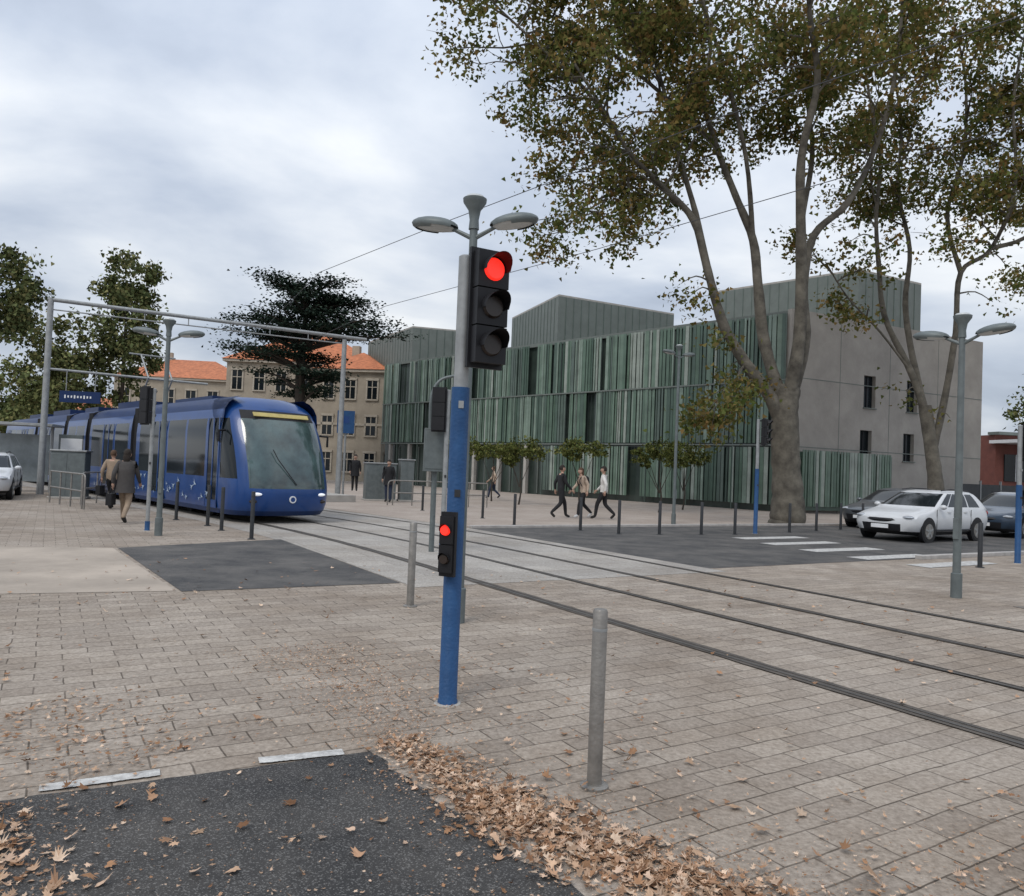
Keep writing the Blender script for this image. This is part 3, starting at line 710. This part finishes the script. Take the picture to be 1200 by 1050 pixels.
# ------------------------------------------------------------------ cars
def car(name,loc,head,paint,estate=True):
    b=B(); b.part('bodyshell')
    zs=[.2,.3,.5,.66,.74,.82,.89,.94,1.0,1.15,1.3,1.38,1.44,1.47]
    F=[2.05,2.22,2.28,2.24,2.12,1.85,1.45,1.12,.98,.68,.38,.2,-.05,-.35]
    Rr_=[-2.05,-2.2,-2.26,-2.27,-2.27,-2.26,-2.25,-2.23,-2.2,-2.08,-1.92,-1.8,-1.65,-1.4] if estate else [-2.0,-2.1,-2.14,-2.14,-2.12,-2.1,-2.07,-2.03,-1.97,-1.75,-1.5,-1.35,-1.2,-1.0]
    W=[.80,.87,.91,.92,.91,.90,.885,.87,.84,.775,.71,.67,.60,.48]
    ss=[.0,.12,.2,.36,.385,.60,.625,.8,.82,.97,1.0]
    rings=[]
    angs=[-90,-70,-50,-32,-16,0,16,32,50,70,90]
    for z,f,r,w in zip(zs,F,Rr_,W):
        D1=.55 if z<.9 else .22; D2=.35 if z<.9 else .2
        xs=[r+D2+(f-D1-r-D2)*t for t in ss]
        ring=[(x,-w,z) for x in xs]
        for a in angs[1:-1]:
            a=R(a); ring.append((f-D1+D1*abs(math.cos(a))**.6,w*math.copysign(abs(math.sin(a))**.75,a),z))
        ring+=[(x,w,z) for x in xs[::-1]]
        for a in angs[1:-1]:
            a=R(a); ring.append((r+D2-D2*abs(math.cos(a))**.6,-w*math.copysign(abs(math.sin(a))**.75,a),z))
        rings.append(ring)
    ns=len(ss); na=len(angs)-2
    def mf(i,j):
        z0=zs[j];z1=zs[j+1]
        if j==0: return BLACKP
        if z0>=.99 and z1<=1.39:
            if i<ns-1: k=i
            elif ns<=i<ns+na-1 : return GLASS
            elif ns+na<=i<2*ns+na-1: k=2*ns+na-2-i
            elif i>=2*ns+na: return GLASS
            else: return paint
            return GLASS if k in (1,2,4,6,8) else paint
        if ns+2<=i<ns+na-3 and z0>=.3 and z1<=.51: return BLACKP
        return paint
    b.loft(rings,mf,True,paint,BLACKP)
    b.part('wheels')
    for x in(1.38,-1.38):
        for s in(-1,1):
            b.tube([(x,s*.80,.335),(x,s*.922,.335)],.375,BLACKP,24)
            b.tube([(x,s*.76,.315),(x,s*.93,.315)],.315,RUB,24)
            b.tube([(x,s*.93,.315),(x,s*.936,.315)],.215,STEEL,20)
            for k in range(5):
                a=k*2*math.pi/5+.3; b.box((x+.1*math.cos(a),s*.94,.315+.1*math.sin(a)),(.2,.012,.045),GALV,0,Matrix.Rotation(-a,4,'Y'))
    b.part('lamps')
    for s in(-1,1):
        b.ell((2.03,s*.68,.69),(.16,.16,.055),HLAMP,12,8,Matrix.Rotation(-s*.5,3,'Z'))
        b.ell((-2.16,s*.74,.84),(.12,.12,.09),TAIL)
        b.ell((.75,s*.98,1.0),(.08,.1,.07),paint)
    b.part('grille'); b.tube([(2.26-.1*(abs(t)/.45)**2,t,.6) for t in np.linspace(-.45,.45,7)],.055,BLACKP,6)
    b.box((2.29,0,.42),(.02,.5,.11),WHITE)
    b.part('trim')
    for s in(-1,1):
        b.tube([(1.0,s*.90,.34),(-1.0,s*.90,.34)],.03,BLACKP,6)
        if estate: b.tube([(.1,s*.58,1.47),(-.4,s*.6,1.51),(-1.3,s*.57,1.5),(-1.55,s*.55,1.46)],.016,BLACKP,5)
        for x in(-.0,-.95): b.box((x+.25,s*.915,.86),(.16,.02,.03),paint)
        for x in(.95,-.02,-1.0): b.box((x,s*.9155,.62),(.012,.012,.62),BLACKP)
    return b.finish(name,loc,head)
CARW=M('car_white',(.58,.59,.60),.35,0,.05,3,coat=.4); CARG=M('car_grey',(.09,.10,.11),.3,.4,.08,2,coat=.6); CARB=M('car_dark_blue',(.03,.05,.08),.3,.3,.08,2,coat=.6)
hd=math.atan2(-.56,-.83)
car('parked_car',(12.4,23.1,.009),hd,CARW)
car('parked_car',(14.2,28.3,.009),hd,CARG,False)
car('parked_car',(17.5,26.7,.009),hd,CARB,False)
car('parked_car',(20.6,31.8,.009),hd,CARG)
car('parked_car',(-17.3,25.3,.004),R(-62),CARW)

# ------------------------------------------------------------------ street furniture
def bollard(x,y,h=.92,r=.042,m=STEEL):
    b=B(); b.part('post'); b.tube([(0,0,0),(0,0,h-.012),(0,0,h)],[r,r,r*.86],m,20)
    b.part('collar'); b.tube([(0,0,h-.11),(0,0,h-.1),(0,0,h-.095)],[r+.001,r+.0015,r+.001],GALV if m is STEEL else DARKB,20)
    b.part('base_plate'); b.tube([(0,0,.0),(0,0,.012),(0,0,.02)],[r*1.9,r*1.9,r*1.4],m,20)
    return b.finish('bollard',(x,y,.004),random.random()*3)
bollard(.486,3.95,.9,.038); bollard(-1.08,8.73,.95)
for x,y in [(-5.1,15.3),(-6.3,16.9),(-7.0,17.9),(-8.3,19.2)]: bollard(x,y,.95,.04,DARKB)
for x,y in [(.15,22.0),(-.85,24.5),(1.95,21.0),(2.9,20.3),(4.05,20.7),(5.3,21.2),(6.4,21.8),(8.6,23.6),(9.9,24.8),(11.2,26.0),(12.4,27.0),(13.6,28.6),(-2.0,25.9),(-3.1,27.4)]: bollard(x,y,.9,.042,DARKB)
for x,y in [(9.5,15.5),(13.2,17.0),(16.5,22.0)]: bollard(x,y,.9,.045,DARKB)

def street_lamp(x,y,rz,H=4.25,k=1.):
    b=B(); b.part('pole'); b.tube([(0,0,0),(0,0,.35),(0,0,.36),(0,0,H-.3)],[.075,.075,.055,.042],LAMPG,16)
    b.box((0,-.065,1.0),(.07,.03,.3),LAMPG)
    b.part('top_cup'); b.tube([(0,0,H-.32),(0,0,H-.22),(0,0,H-.12),(0,0,H-.04),(0,0,H)],[.055,.048,.065,.12,.125],LAMPG,20)
    b.tube([(0,0,H),(0,0,H+.03)],[.105,.09],DIFFU,18)
    for s in(-1,1):
        b.part('arm'); b.tube([(0,0,H-.42),(s*.1,0,H-.37),(s*.26,0,H-.29)],[.026,.024,.02],LAMPG,8)
        b.part('lamp_head'); T=Matrix.Rotation(-s*.12,3,'Y')
        b.ell((s*.43,0,H-.26),(.26,.15,.085),LAMPG,20,10,T,lambda c:c.z>-.035)
        b.ell((s*.43,0,H-.28),(.23,.13,.035),DIFFU,16,8,T)
    return b.finish('street_lamp',(x,y,.004),rz)
street_lamp(-.49,7.95,R(-14),4.40); street_lamp(-6.95,15.3,R(10),4.3); street_lamp(6.5,11.15,R(-50),4.1)
street_lamp(5.4,25.3,R(30),5.9)

def signal_head(b,c,rz,n=3,w=.28,u=.26,lens=.095,lit=0,depth=.16,vis=.15):
    T=Matrix.Translation(c)@Matrix.Rotation(rz,4,'Z')
    def tp(v): return T@Vector(v)
    H=n*u
    for i in range(n):
        zc=H/2-u*(i+.5)
        b.box(tp((0,0,zc)),(w*.86,depth,u*.965),BLACKP,rz)
        b.tube([tp((0,-depth/2-.003,zc)),tp((0,-depth/2-.022,zc))],[lens,lens*.85],REDL if i==lit else DARKL,20)
        vs=[];fs=[];k=14
        for a_ in range(k+1):
            th=R(-10)+R(200)*a_/k
            for (rr,yy) in((lens*1.10,-depth/2),(lens*1.16,-depth/2-vis*(.45+.55*max(0,math.sin(th))))):
                vs.append(tp((rr*math.cos(th),yy,zc+rr*math.sin(th))))
        for a_ in range(k): fs.append((2*a_,2*a_+1,2*a_+3,2*a_+2))
        b.add(vs,fs,BLACKP,True)
    b.box(tp((0,depth*.1,0)),(w,.03,H+.05),BLACKP,rz)
def traffic_signal(x,y,rz,H=3.05,blueh=2.14,off=.16,head=R(30),r=.062,small=True,lit=0,hz=None):
    b=B(); b.part('blue_pole'); b.tube([(0,0,0),(0,0,.02),(0,0,.03),(0,0,blueh)],[r*1.1,r*1.1,r,r],BLUEP,20)
    b.part('grey_pole'); b.tube([(0,0,blueh),(0,0,H-.01),(0,0,H)],[r*.8,r*.8,r*.6],GALV,18)
    hz=hz or H-.37
    b.part('signal_head'); signal_head(b,(off,-.04,hz),head,3,.27,.255,.078,lit)
    b.part('brackets')
    for dz in(-.33,.33): b.box((off/2,0,hz+dz),(off+.06,.05,.035),BLACKP)
    if small:
        b.part('repeater_signal'); signal_head(b,(-.035,-.10,1.08),R(-25),2,.112,.19,.036,0,.07,.04)
        b.box((0,-.045,1.08),(.04,.07,.2),BLACKP)
    b.part('stickers'); b.box((.012,-r-.001,2.02),(.035,.004,.05),GALV); b.box((.012,-r-.001,1.42),(.04,.004,.05),DARKB)
    b.part('base_cover'); b.tube([(0,0,-.002),(0,0,.006)],[r*1.5,r*1.4],CONCL,18)
    return b.finish('traffic_signal',(x,y,.004),rz)
traffic_signal(-.367,5.24,0)
traffic_signal(7.2,22.5,0,3.35,1.9,.18,R(60),.06,False,5)
traffic_signal(-7.6,16.2,0,3.0,.2,-.14,R(150),.05,False,5)
traffic_signal(-1.2,14.0,0,3.0,.3,-.15,R(170),.055,False,5)
traffic_signal(11.05,16.7,0,3.0,1.7,.18,R(120),.06,False,5)
b=B(); b.part('cabinet'); b.box((0,0,1.9),(.44,.25,.8),LAMPG); b.box((0,-.13,1.9),(.38,.012,.7),LAMPG)
b.part('post'); b.tube([(0,.05,0),(0,.05,2.3)],.05,LAMPG,12)
b.part('curved_bracket'); b.tube(smooth([(-.12,.05,2.3),(-.12,.05,2.9),(.02,.05,3.2),(.25,.05,3.3),(.3,.05,3.3)],4),.028,LAMPG,8)
b.finish('control_cabinet',(-1.42,14.3,0),R(8),bevel=.012)

b=B(); G0=Vector((-17.1,28,0)); G1=Vector((-7.4,33,0)); gd=(G1-G0); ga=math.atan2(gd.y,gd.x); gl=gd.length
b.part('posts'); b.tube([(0,0,0),(0,0,7.2)],[.12,.10],GALV,14); b.tube([(gl,0,0),(gl,0,6.9)],[.12,.10],GALV,14)
b.part('beam'); b.tube([(-.1,0,7.14),(gl+.95,0,7.0)],[.075,.075],GALV,12); b.tube([(0,0,6.78),(gl,0,6.72)],[.025,.025],GALV,8)
for i in range(1,7): b.tube([(i*gl/7,0,6.75),(i*gl/7,0,7.08)],.02,GALV,5)
b.part('lower_beam'); b.tube([(0,0,4.6),(5.5,0,4.5)],[.045,.045],GALV,8)
b.finish('overhead_gantry',tuple(G0),ga)
b=B(); b.part('panel'); b.box((0,0,0),(1.4,.1,.42),TRAMD); b.part('lettering')
for i in range(9): b.box((-.5+i*.11,-.056,.0),(.05,.01,.08+.04*(i%3==0)),WHITE)
b.part('hangers'); 
for s in(-.5,.5): b.tube([(s,0,.2),(s,0,1.0)],.015,GALV,6)
b.finish('station_sign',(-16.0,28.3,3.62),R(8))
b=B(); b.part('panel'); b.box((0,0,3.4),(.75,.08,1.0),BLUEP); b.part('pole'); b.tube([(0,.08,0),(0,.08,3.9)],.05,GALV,10)
b.part('pictogram'); b.box((0,-.046,3.5),(.3,.01,.3),TRAMB)
b.finish('tram_stop_sign',(-7.4,34.0,0),R(10))
b=B(); b.part('frame')
for x in(0,2.0): b.box((x,0,1.25),(.08,.08,2.5),GALV)
b.box((1.0,-.4,2.55),(2.6,1.5,.1),GALV); b.part('glass_panels')
b.box((1.0,0,1.3),(1.85,.03,1.8),PGL)
b.part('poster_case'); b.box((2.7,0,1.3),(.9,.2,1.9),LAMPG); b.box((2.7,-.11,1.35),(.75,.02,1.5),WHITE)
b.finish('tram_shelter',(-19.6,29.0,0),R(15),bevel=.008)
def kiosk(name,x,y,rz,w=.95,d=.6,h=1.55):
    b=B(); b.part('cabinet'); b.box((0,0,h/2),(w,d,h),LAMPG); b.box((0,0,h+.03),(w+.08,d+.08,.06),GALV)
    b.part('doors'); b.box((-w/4-.01,-d/2-.006,h/2),(w/2-.05,.012,h-.15),LAMPG); b.box((w/4+.01,-d/2-.006,h/2),(w/2-.05,.012,h-.15),LAMPG)
    b.part('plinth'); b.box((0,0,.04),(w+.1,d+.1,.08),CONCL)
    b.finish(name,(x,y,0),rz,bevel=.015)
kiosk('utility_cabinet',-15.0,26.2,R(15),1.05,.7,1.6)
kiosk('utility_cabinet',-5.7,33.5,R(20),1.3,.7,1.6)
kiosk('ticket_machine',-4.6,33.8,R(20),.6,.5,1.8)
def railing(x,y,rz,L,n):
    b=B(); b.part('posts')
    for i in range(n+1): b.tube([(L*i/n,0,0),(L*i/n,0,.98)],.024,STEEL,10)
    b.part('rails')
    for z in(.5,.98): b.tube([(0,0,z),(L,0,z)],.026,STEEL,10)
    b.tube(smooth([(0,0,.98),(-.18,0,.9),(-.2,0,.5),(-.2,0,0)],4),.024,STEEL,8)
    b.finish('handrail',(x,y,0),rz)
railing(-12.0,21.6,R(135),3.2,3); railing(-4.6,30.2,R(15),3.8,5); railing(-12.9,23.3,R(100),2.2,2)
b=B(); 
b.tube([(9.3,4.8,7.0),(2.9,11.4,7.0),(-1.6,16.6,6.95),(-5.7,21.8,7.0),(-10.2,31,6.95)],.008,WIRE,5)
b.tube([(8.5,8.2,6.6),(1.7,16.7,6.5),(-4.1,23.7,6.5),(-8.4,32,6.75)],.008,WIRE,5)
b.finish('overhead_wire')

# ------------------------------------------------------------------ people
SKIN=M('skin',(.42,.26,.19),.6,0,.08,8); 
def cm(n,c): return M(n,c,.85,0,.2,9,.3,40)
BLK=cm('cloth_black',(.012,.012,.014)); WHT=cm('cloth_white',(.62,.60,.57)); CRM=cm('cloth_cream',(.46,.36,.28)); TAN=cm('cloth_tan',(.28,.21,.15)); GRY=cm('cloth_grey',(.055,.05,.048)); NVY=cm('cloth_navy',(.02,.03,.06))
HAIRD=cm('hair_dark',(.02,.014,.01)); HAIRB=cm('hair_brown',(.08,.045,.025)); SHOE=cm('shoe',(.02,.02,.02)); SHOEW=cm('shoe_white',(.5,.5,.5))
def person(loc,head,H,pose,top,leg,shoe,hair,longhair=False,coat=False,bag=None,lean=0.):
    w=1. if pose=='walk' else .15
    J={'pel':(0,0,.95),'sp':(.01,0,1.12),'ch':(.02+lean,0,1.32),'nk':(.02+lean*1.3,0,1.47),'hd':(.035+lean*1.4,0,1.56),
       'hL':(0,.085,.90),'kL':(.20*w,.09,.50),'aL':(.27*w-.02,.095,.10),'tL':(.27*w+.14,.11,.045),
       'hR':(0,-.085,.90),'kR':(-.04*w+.02,-.09,.49),'aR':(-.36*w,-.09,.10+.08*w),'tR':(-.36*w+.14,-.105,.04),
       'sL':(.01+lean,.17,1.41),'eL':(-.12*w+lean,.235,1.15),'wL':(-.14*w+.05+lean,.25,.92),
       'sR':(.01+lean,-.17,1.41),'eR':(.09*w+lean,-.235,1.15),'wR':(.24*w+.06+lean,-.23,.94)}
    Rd={'pel':.145,'sp':.13,'ch':.15,'nk':.058,'hd':.05,'hL':.105,'kL':.072,'aL':.052,'tL':.042,'hR':.105,'kR':.072,'aR':.052,'tR':.042,'sL':.078,'eL':.056,'wL':.036,'sR':.078,'eR':.056,'wR':.036}
    E=[('pel','sp','T'),('sp','ch','T'),('ch','nk','S'),('nk','hd','S'),('pel','hL','L'),('hL','kL','L'),('kL','aL','L'),('aL','tL','F'),('pel','hR','L'),('hR','kR','L'),('kR','aR','L'),('aR','tR','F'),
       ('ch','sL','T'),('sL','eL','T'),('eL','wL','T'),('ch','sR','T'),('sR','eR','T'),('eR','wR','T')]
    names=list(J); me=D.meshes.new('skel'); me.from_pydata([J[n] for n in names],[(names.index(a),names.index(c)) for a,c,_ in E],[])
    ob=D.objects.new('skel',me); scene.collection.objects.link(ob); ob.modifiers.new('s','SKIN'); sd=ob.modifiers.new('ss','SUBSURF'); sd.levels=2; sd.render_levels=2
    for i,n in enumerate(names):
        v=me.skin_vertices[0].data[i]; r=Rd[n]; v.radius=(r*1.15,r*.9) if n in('pel','sp','ch') else (r,r); v.use_root=(i==0)
    dg=C.evaluated_depsgraph_get(); m2=D.meshes.new_from_object(ob.evaluated_get(dg)); D.objects.remove(ob)
    vs=[v.co.copy() for v in m2.vertices]; fs=[tuple(p.vertices) for p in m2.polygons]; mm=[]
    mat={'T':top,'S':SKIN,'L':leg,'F':shoe}
    for f in fs:
        c=sum((vs[k] for k in f),Vector())/len(f); best=9;bl='T'
        for a,d,l in E:
            A=Vector(J[a]);Bv=Vector(J[d]); t=max(0,min(1,(c-A).dot(Bv-A)/(Bv-A).length_squared)); dist=(c-(A+(Bv-A)*t)).length-.5*(Rd[a]*(1-t)+Rd[d]*t)
            if dist<best: best=dist;bl=l
        if c.z<.07: bl='F'
        if bl=='L' and c.z>.9: bl='T'
        mm.append(mat[bl])
    b=B(); b.part('figure'); b.add(vs,fs,mm,True)
    hx=J['hd'][0]+.005; hz=1.625
    b.part('head'); b.ell((hx,0,hz),(.092,.076,.115),SKIN,18,12); b.ell((hx+.09,0,hz-.012),(.02,.014,.022),SKIN,8,6)
    for s in(-1,1): b.ell((hx,s*.078,hz-.01),(.018,.01,.03),SKIN,8,6); b.ell((hx+.078,s*.03,hz+.012),(.012,.014,.009),WHT,8,6); b.ell((hx+.088,s*.03,hz+.012),(.005,.007,.007),BLK,6,5)
    b.box((hx+.083,0,hz-.055),(.01,.04,.009),LIPS)
    b.part('hair'); b.ell((hx-.012,0,hz+.018),(.102,.088,.118),hair,18,12,None,lambda c:(c.z>.035 or c.x<-.0) and not(c.z<-.06 and not longhair))
    if longhair: b.ell((hx-.065,0,hz-.09),(.05,.085,.14),hair,12,9)
    b.part('hands')
    for sd_ in('L','R'):
        wv=Vector(J['w'+sd_]); ev=Vector(J['e'+sd_]); d=(wv-ev).normalized(); s=1 if sd_=='L' else -1
        fx=Vector((1,0,0)); fx=(fx-d*fx.dot(d)).normalized(); pn=d.cross(fx)
        b.tube([wv-d*.01,wv+d*.04,wv+d*.085],[.028,.036,.028],SKIN,8)
        for k,l in enumerate([.065,.075,.07,.055]):
            o=wv+d*.08+fx*(.026-.0175*k); b.tube([o,o+d*l*.5-pn*s*-.004,o+d*l*.9+pn*s*.018],[.009,.008,.006],SKIN,6)
        o=wv+d*.03+fx*.03; b.tube([o,o+fx*.025+d*.025,o+fx*.03+d*.055],[.011,.009,.007],SKIN,6)
    if coat:
        b.part('coat'); rg=[]
        for z,rx,ry,xo in((.72,.20,.22,0),(.85,.18,.2,0),(1.0,.155,.185,0),(1.2,.15,.19,0),(1.36,.14,.195,.01),(1.44,.09,.14,.02),(1.48,.06,.075,.02)):
            rg.append([(xo+lean*max(0,z-.95)*2+rx*math.cos(k*math.pi/9),ry*math.sin(k*math.pi/9),z) for k in range(18)])
        b.loft(rg,lambda i,j:top,True)
    if bag=='hand':
        b.part('handbag'); x,y,z=J['wL']; b.box((x,y+.03,z-.36),(.34,.12,.27),BLK); b.tube(smooth([(x-.1,y+.03,z-.23),(x-.05,y+.02,z-.06),(x+.05,y+.02,z-.06),(x+.1,y+.03,z-.23)],3),.01,BLK,6)
    if bag=='back':
        b.part('backpack'); b.ell((-.16+lean,0,1.25),(.1,.15,.22),BLK,14,10)
        for s in(-1,1): b.tube(smooth([(-.1+lean,s*.1,1.42),(.04+lean,s*.11,1.47),(.15+lean,s*.11,1.3),(.06+lean,s*.13,1.1)],3),.016,BLK,6)
    return b.finish('person',loc,head,scale=H/1.74)
person((-8.85,17.7,.004),R(100),1.7,'walk',GRY,TAN,SHOE,HAIRD,True,True,'hand')
person((-11.4,22.0,.004),R(95),1.68,'walk',TAN,BLK,SHOE,HAIRB,False,False,'hand')
person((1.72,26.2,.006),R(20),1.80,'walk',BLK,BLK,SHOE,HAIRD,False,False)
person((2.55,26.6,.006),R(200),1.74,'walk',CRM,BLK,SHOEW,HAIRB,True,False,'back',.08)
person((3.22,26.4,.006),R(160),1.82,'walk',WHT,BLK,SHOE,HAIRD)
person((-7.3,36,.28),R(-80),1.72,'stand',BLK,BLK,SHOE,HAIRD,False,True)
person((-5.1,32.2,.006),R(-100),1.78,'stand',BLK,NVY,SHOE,HAIRD,False,True,'back')
person((-.9,41,.006),R(180),1.72,'walk',CRM,NVY,SHOE,HAIRB)
person((17.0,25.1,.09),R(200),1.78,'stand',BLK,BLK,SHOE,HAIRD)

# ------------------------------------------------------------------ light, sky
w=D.worlds.new('World'); scene.world=w; w.use_nodes=True; nt=w.node_tree; N=nt.nodes; L=nt.links
bg=N['Background']; bg.inputs['Strength'].default_value=.14
sky=N.new('ShaderNodeTexSky'); sky.sky_type='NISHITA'; sky.sun_disc=False
SE,SA=R(50),R(-150)
sky.sun_elevation=SE; sky.sun_rotation=SA; sky.air_density=1.2; sky.dust_density=1.5
tc=N.new('ShaderNodeTexCoord'); sp=N.new('ShaderNodeSeparateXYZ'); L.new(tc.outputs['Generated'],sp.inputs[0])
def math_(op,a,b_=None,c_=None):
    m=N.new('ShaderNodeMath'); m.operation=op
    for i,v in enumerate((a,b_,c_)):
        if v is None: continue
        if isinstance(v,(int,float)): m.inputs[i].default_value=v
        else: L.new(v,m.inputs[i])
    return m.outputs[0]
zc=math_('MAXIMUM',sp.outputs['Z'],0.); den=math_('ADD',zc,.24)
cx=math_('DIVIDE',sp.outputs['X'],den); cy=math_('DIVIDE',sp.outputs['Y'],den)
cb=N.new('ShaderNodeCombineXYZ'); L.new(cx,cb.inputs[0]); L.new(cy,cb.inputs[1])
mp=N.new('ShaderNodeMapping'); mp.inputs['Location'].default_value=(1.3,7.2,0); mp.inputs['Scale'].default_value=(1,1.2,1); mp.inputs['Rotation'].default_value=(0,0,R(-25)); L.new(cb.outputs[0],mp.inputs['Vector'])
n1=N.new('ShaderNodeTexNoise'); n1.inputs['Scale'].default_value=1.25; n1.inputs['Detail'].default_value=9; n1.inputs['Roughness'].default_value=.5; n1.inputs['Distortion'].default_value=.2
L.new(mp.outputs[0],n1.inputs['Vector'])
cr=N.new('ShaderNodeValToRGB'); e=cr.color_ramp.elements; e[0].position=.32; e[0].color=(.35,.40,.49,1); e[1].position=.67; e[1].color=(.80,.82,.84,1)
k=e.new(.43); k.color=(.45,.505,.60,1); k=e.new(.54); k.color=(.60,.645,.715,1)
L.new(n1.outputs['Fac'],cr.inputs['Fac'])
zf=math_('MULTIPLY_ADD',zc,7.0,7.1)
vs=N.new('ShaderNodeVectorMath'); vs.operation='SCALE'; L.new(cr.outputs['Color'],vs.inputs[0]); L.new(zf,vs.inputs['Scale'])
mx=N.new('ShaderNodeMix'); mx.data_type='RGBA'; mx.inputs['Factor'].default_value=.93
L.new(sky.outputs[0],mx.inputs['A']); L.new(vs.outputs[0],mx.inputs['B']); L.new(mx.outputs['Result'],bg.inputs['Color'])
sl=D.lights.new('sun','SUN'); sl.energy=1.3; sl.angle=R(20); sl.color=(1,.95,.88); so=D.objects.new('sun',sl); scene.collection.objects.link(so)
dirv=Vector((math.sin(SA)*math.cos(SE),math.cos(SA)*math.cos(SE),math.sin(SE))); so.rotation_euler=dirv.to_track_quat('Z','Y').to_euler()

cam=D.cameras.new('camera'); co=D.objects.new('camera',cam); scene.collection.objects.link(co); scene.camera=co
cam.sensor_width=36; cam.lens=27; cam.clip_end=5000; cam.clip_start=.05
co.matrix_world=Matrix.Translation((0,0,1.6))@Matrix.Rotation(R(91.59),4,'X')@Matrix.Rotation(R(2.3),4,'Z')
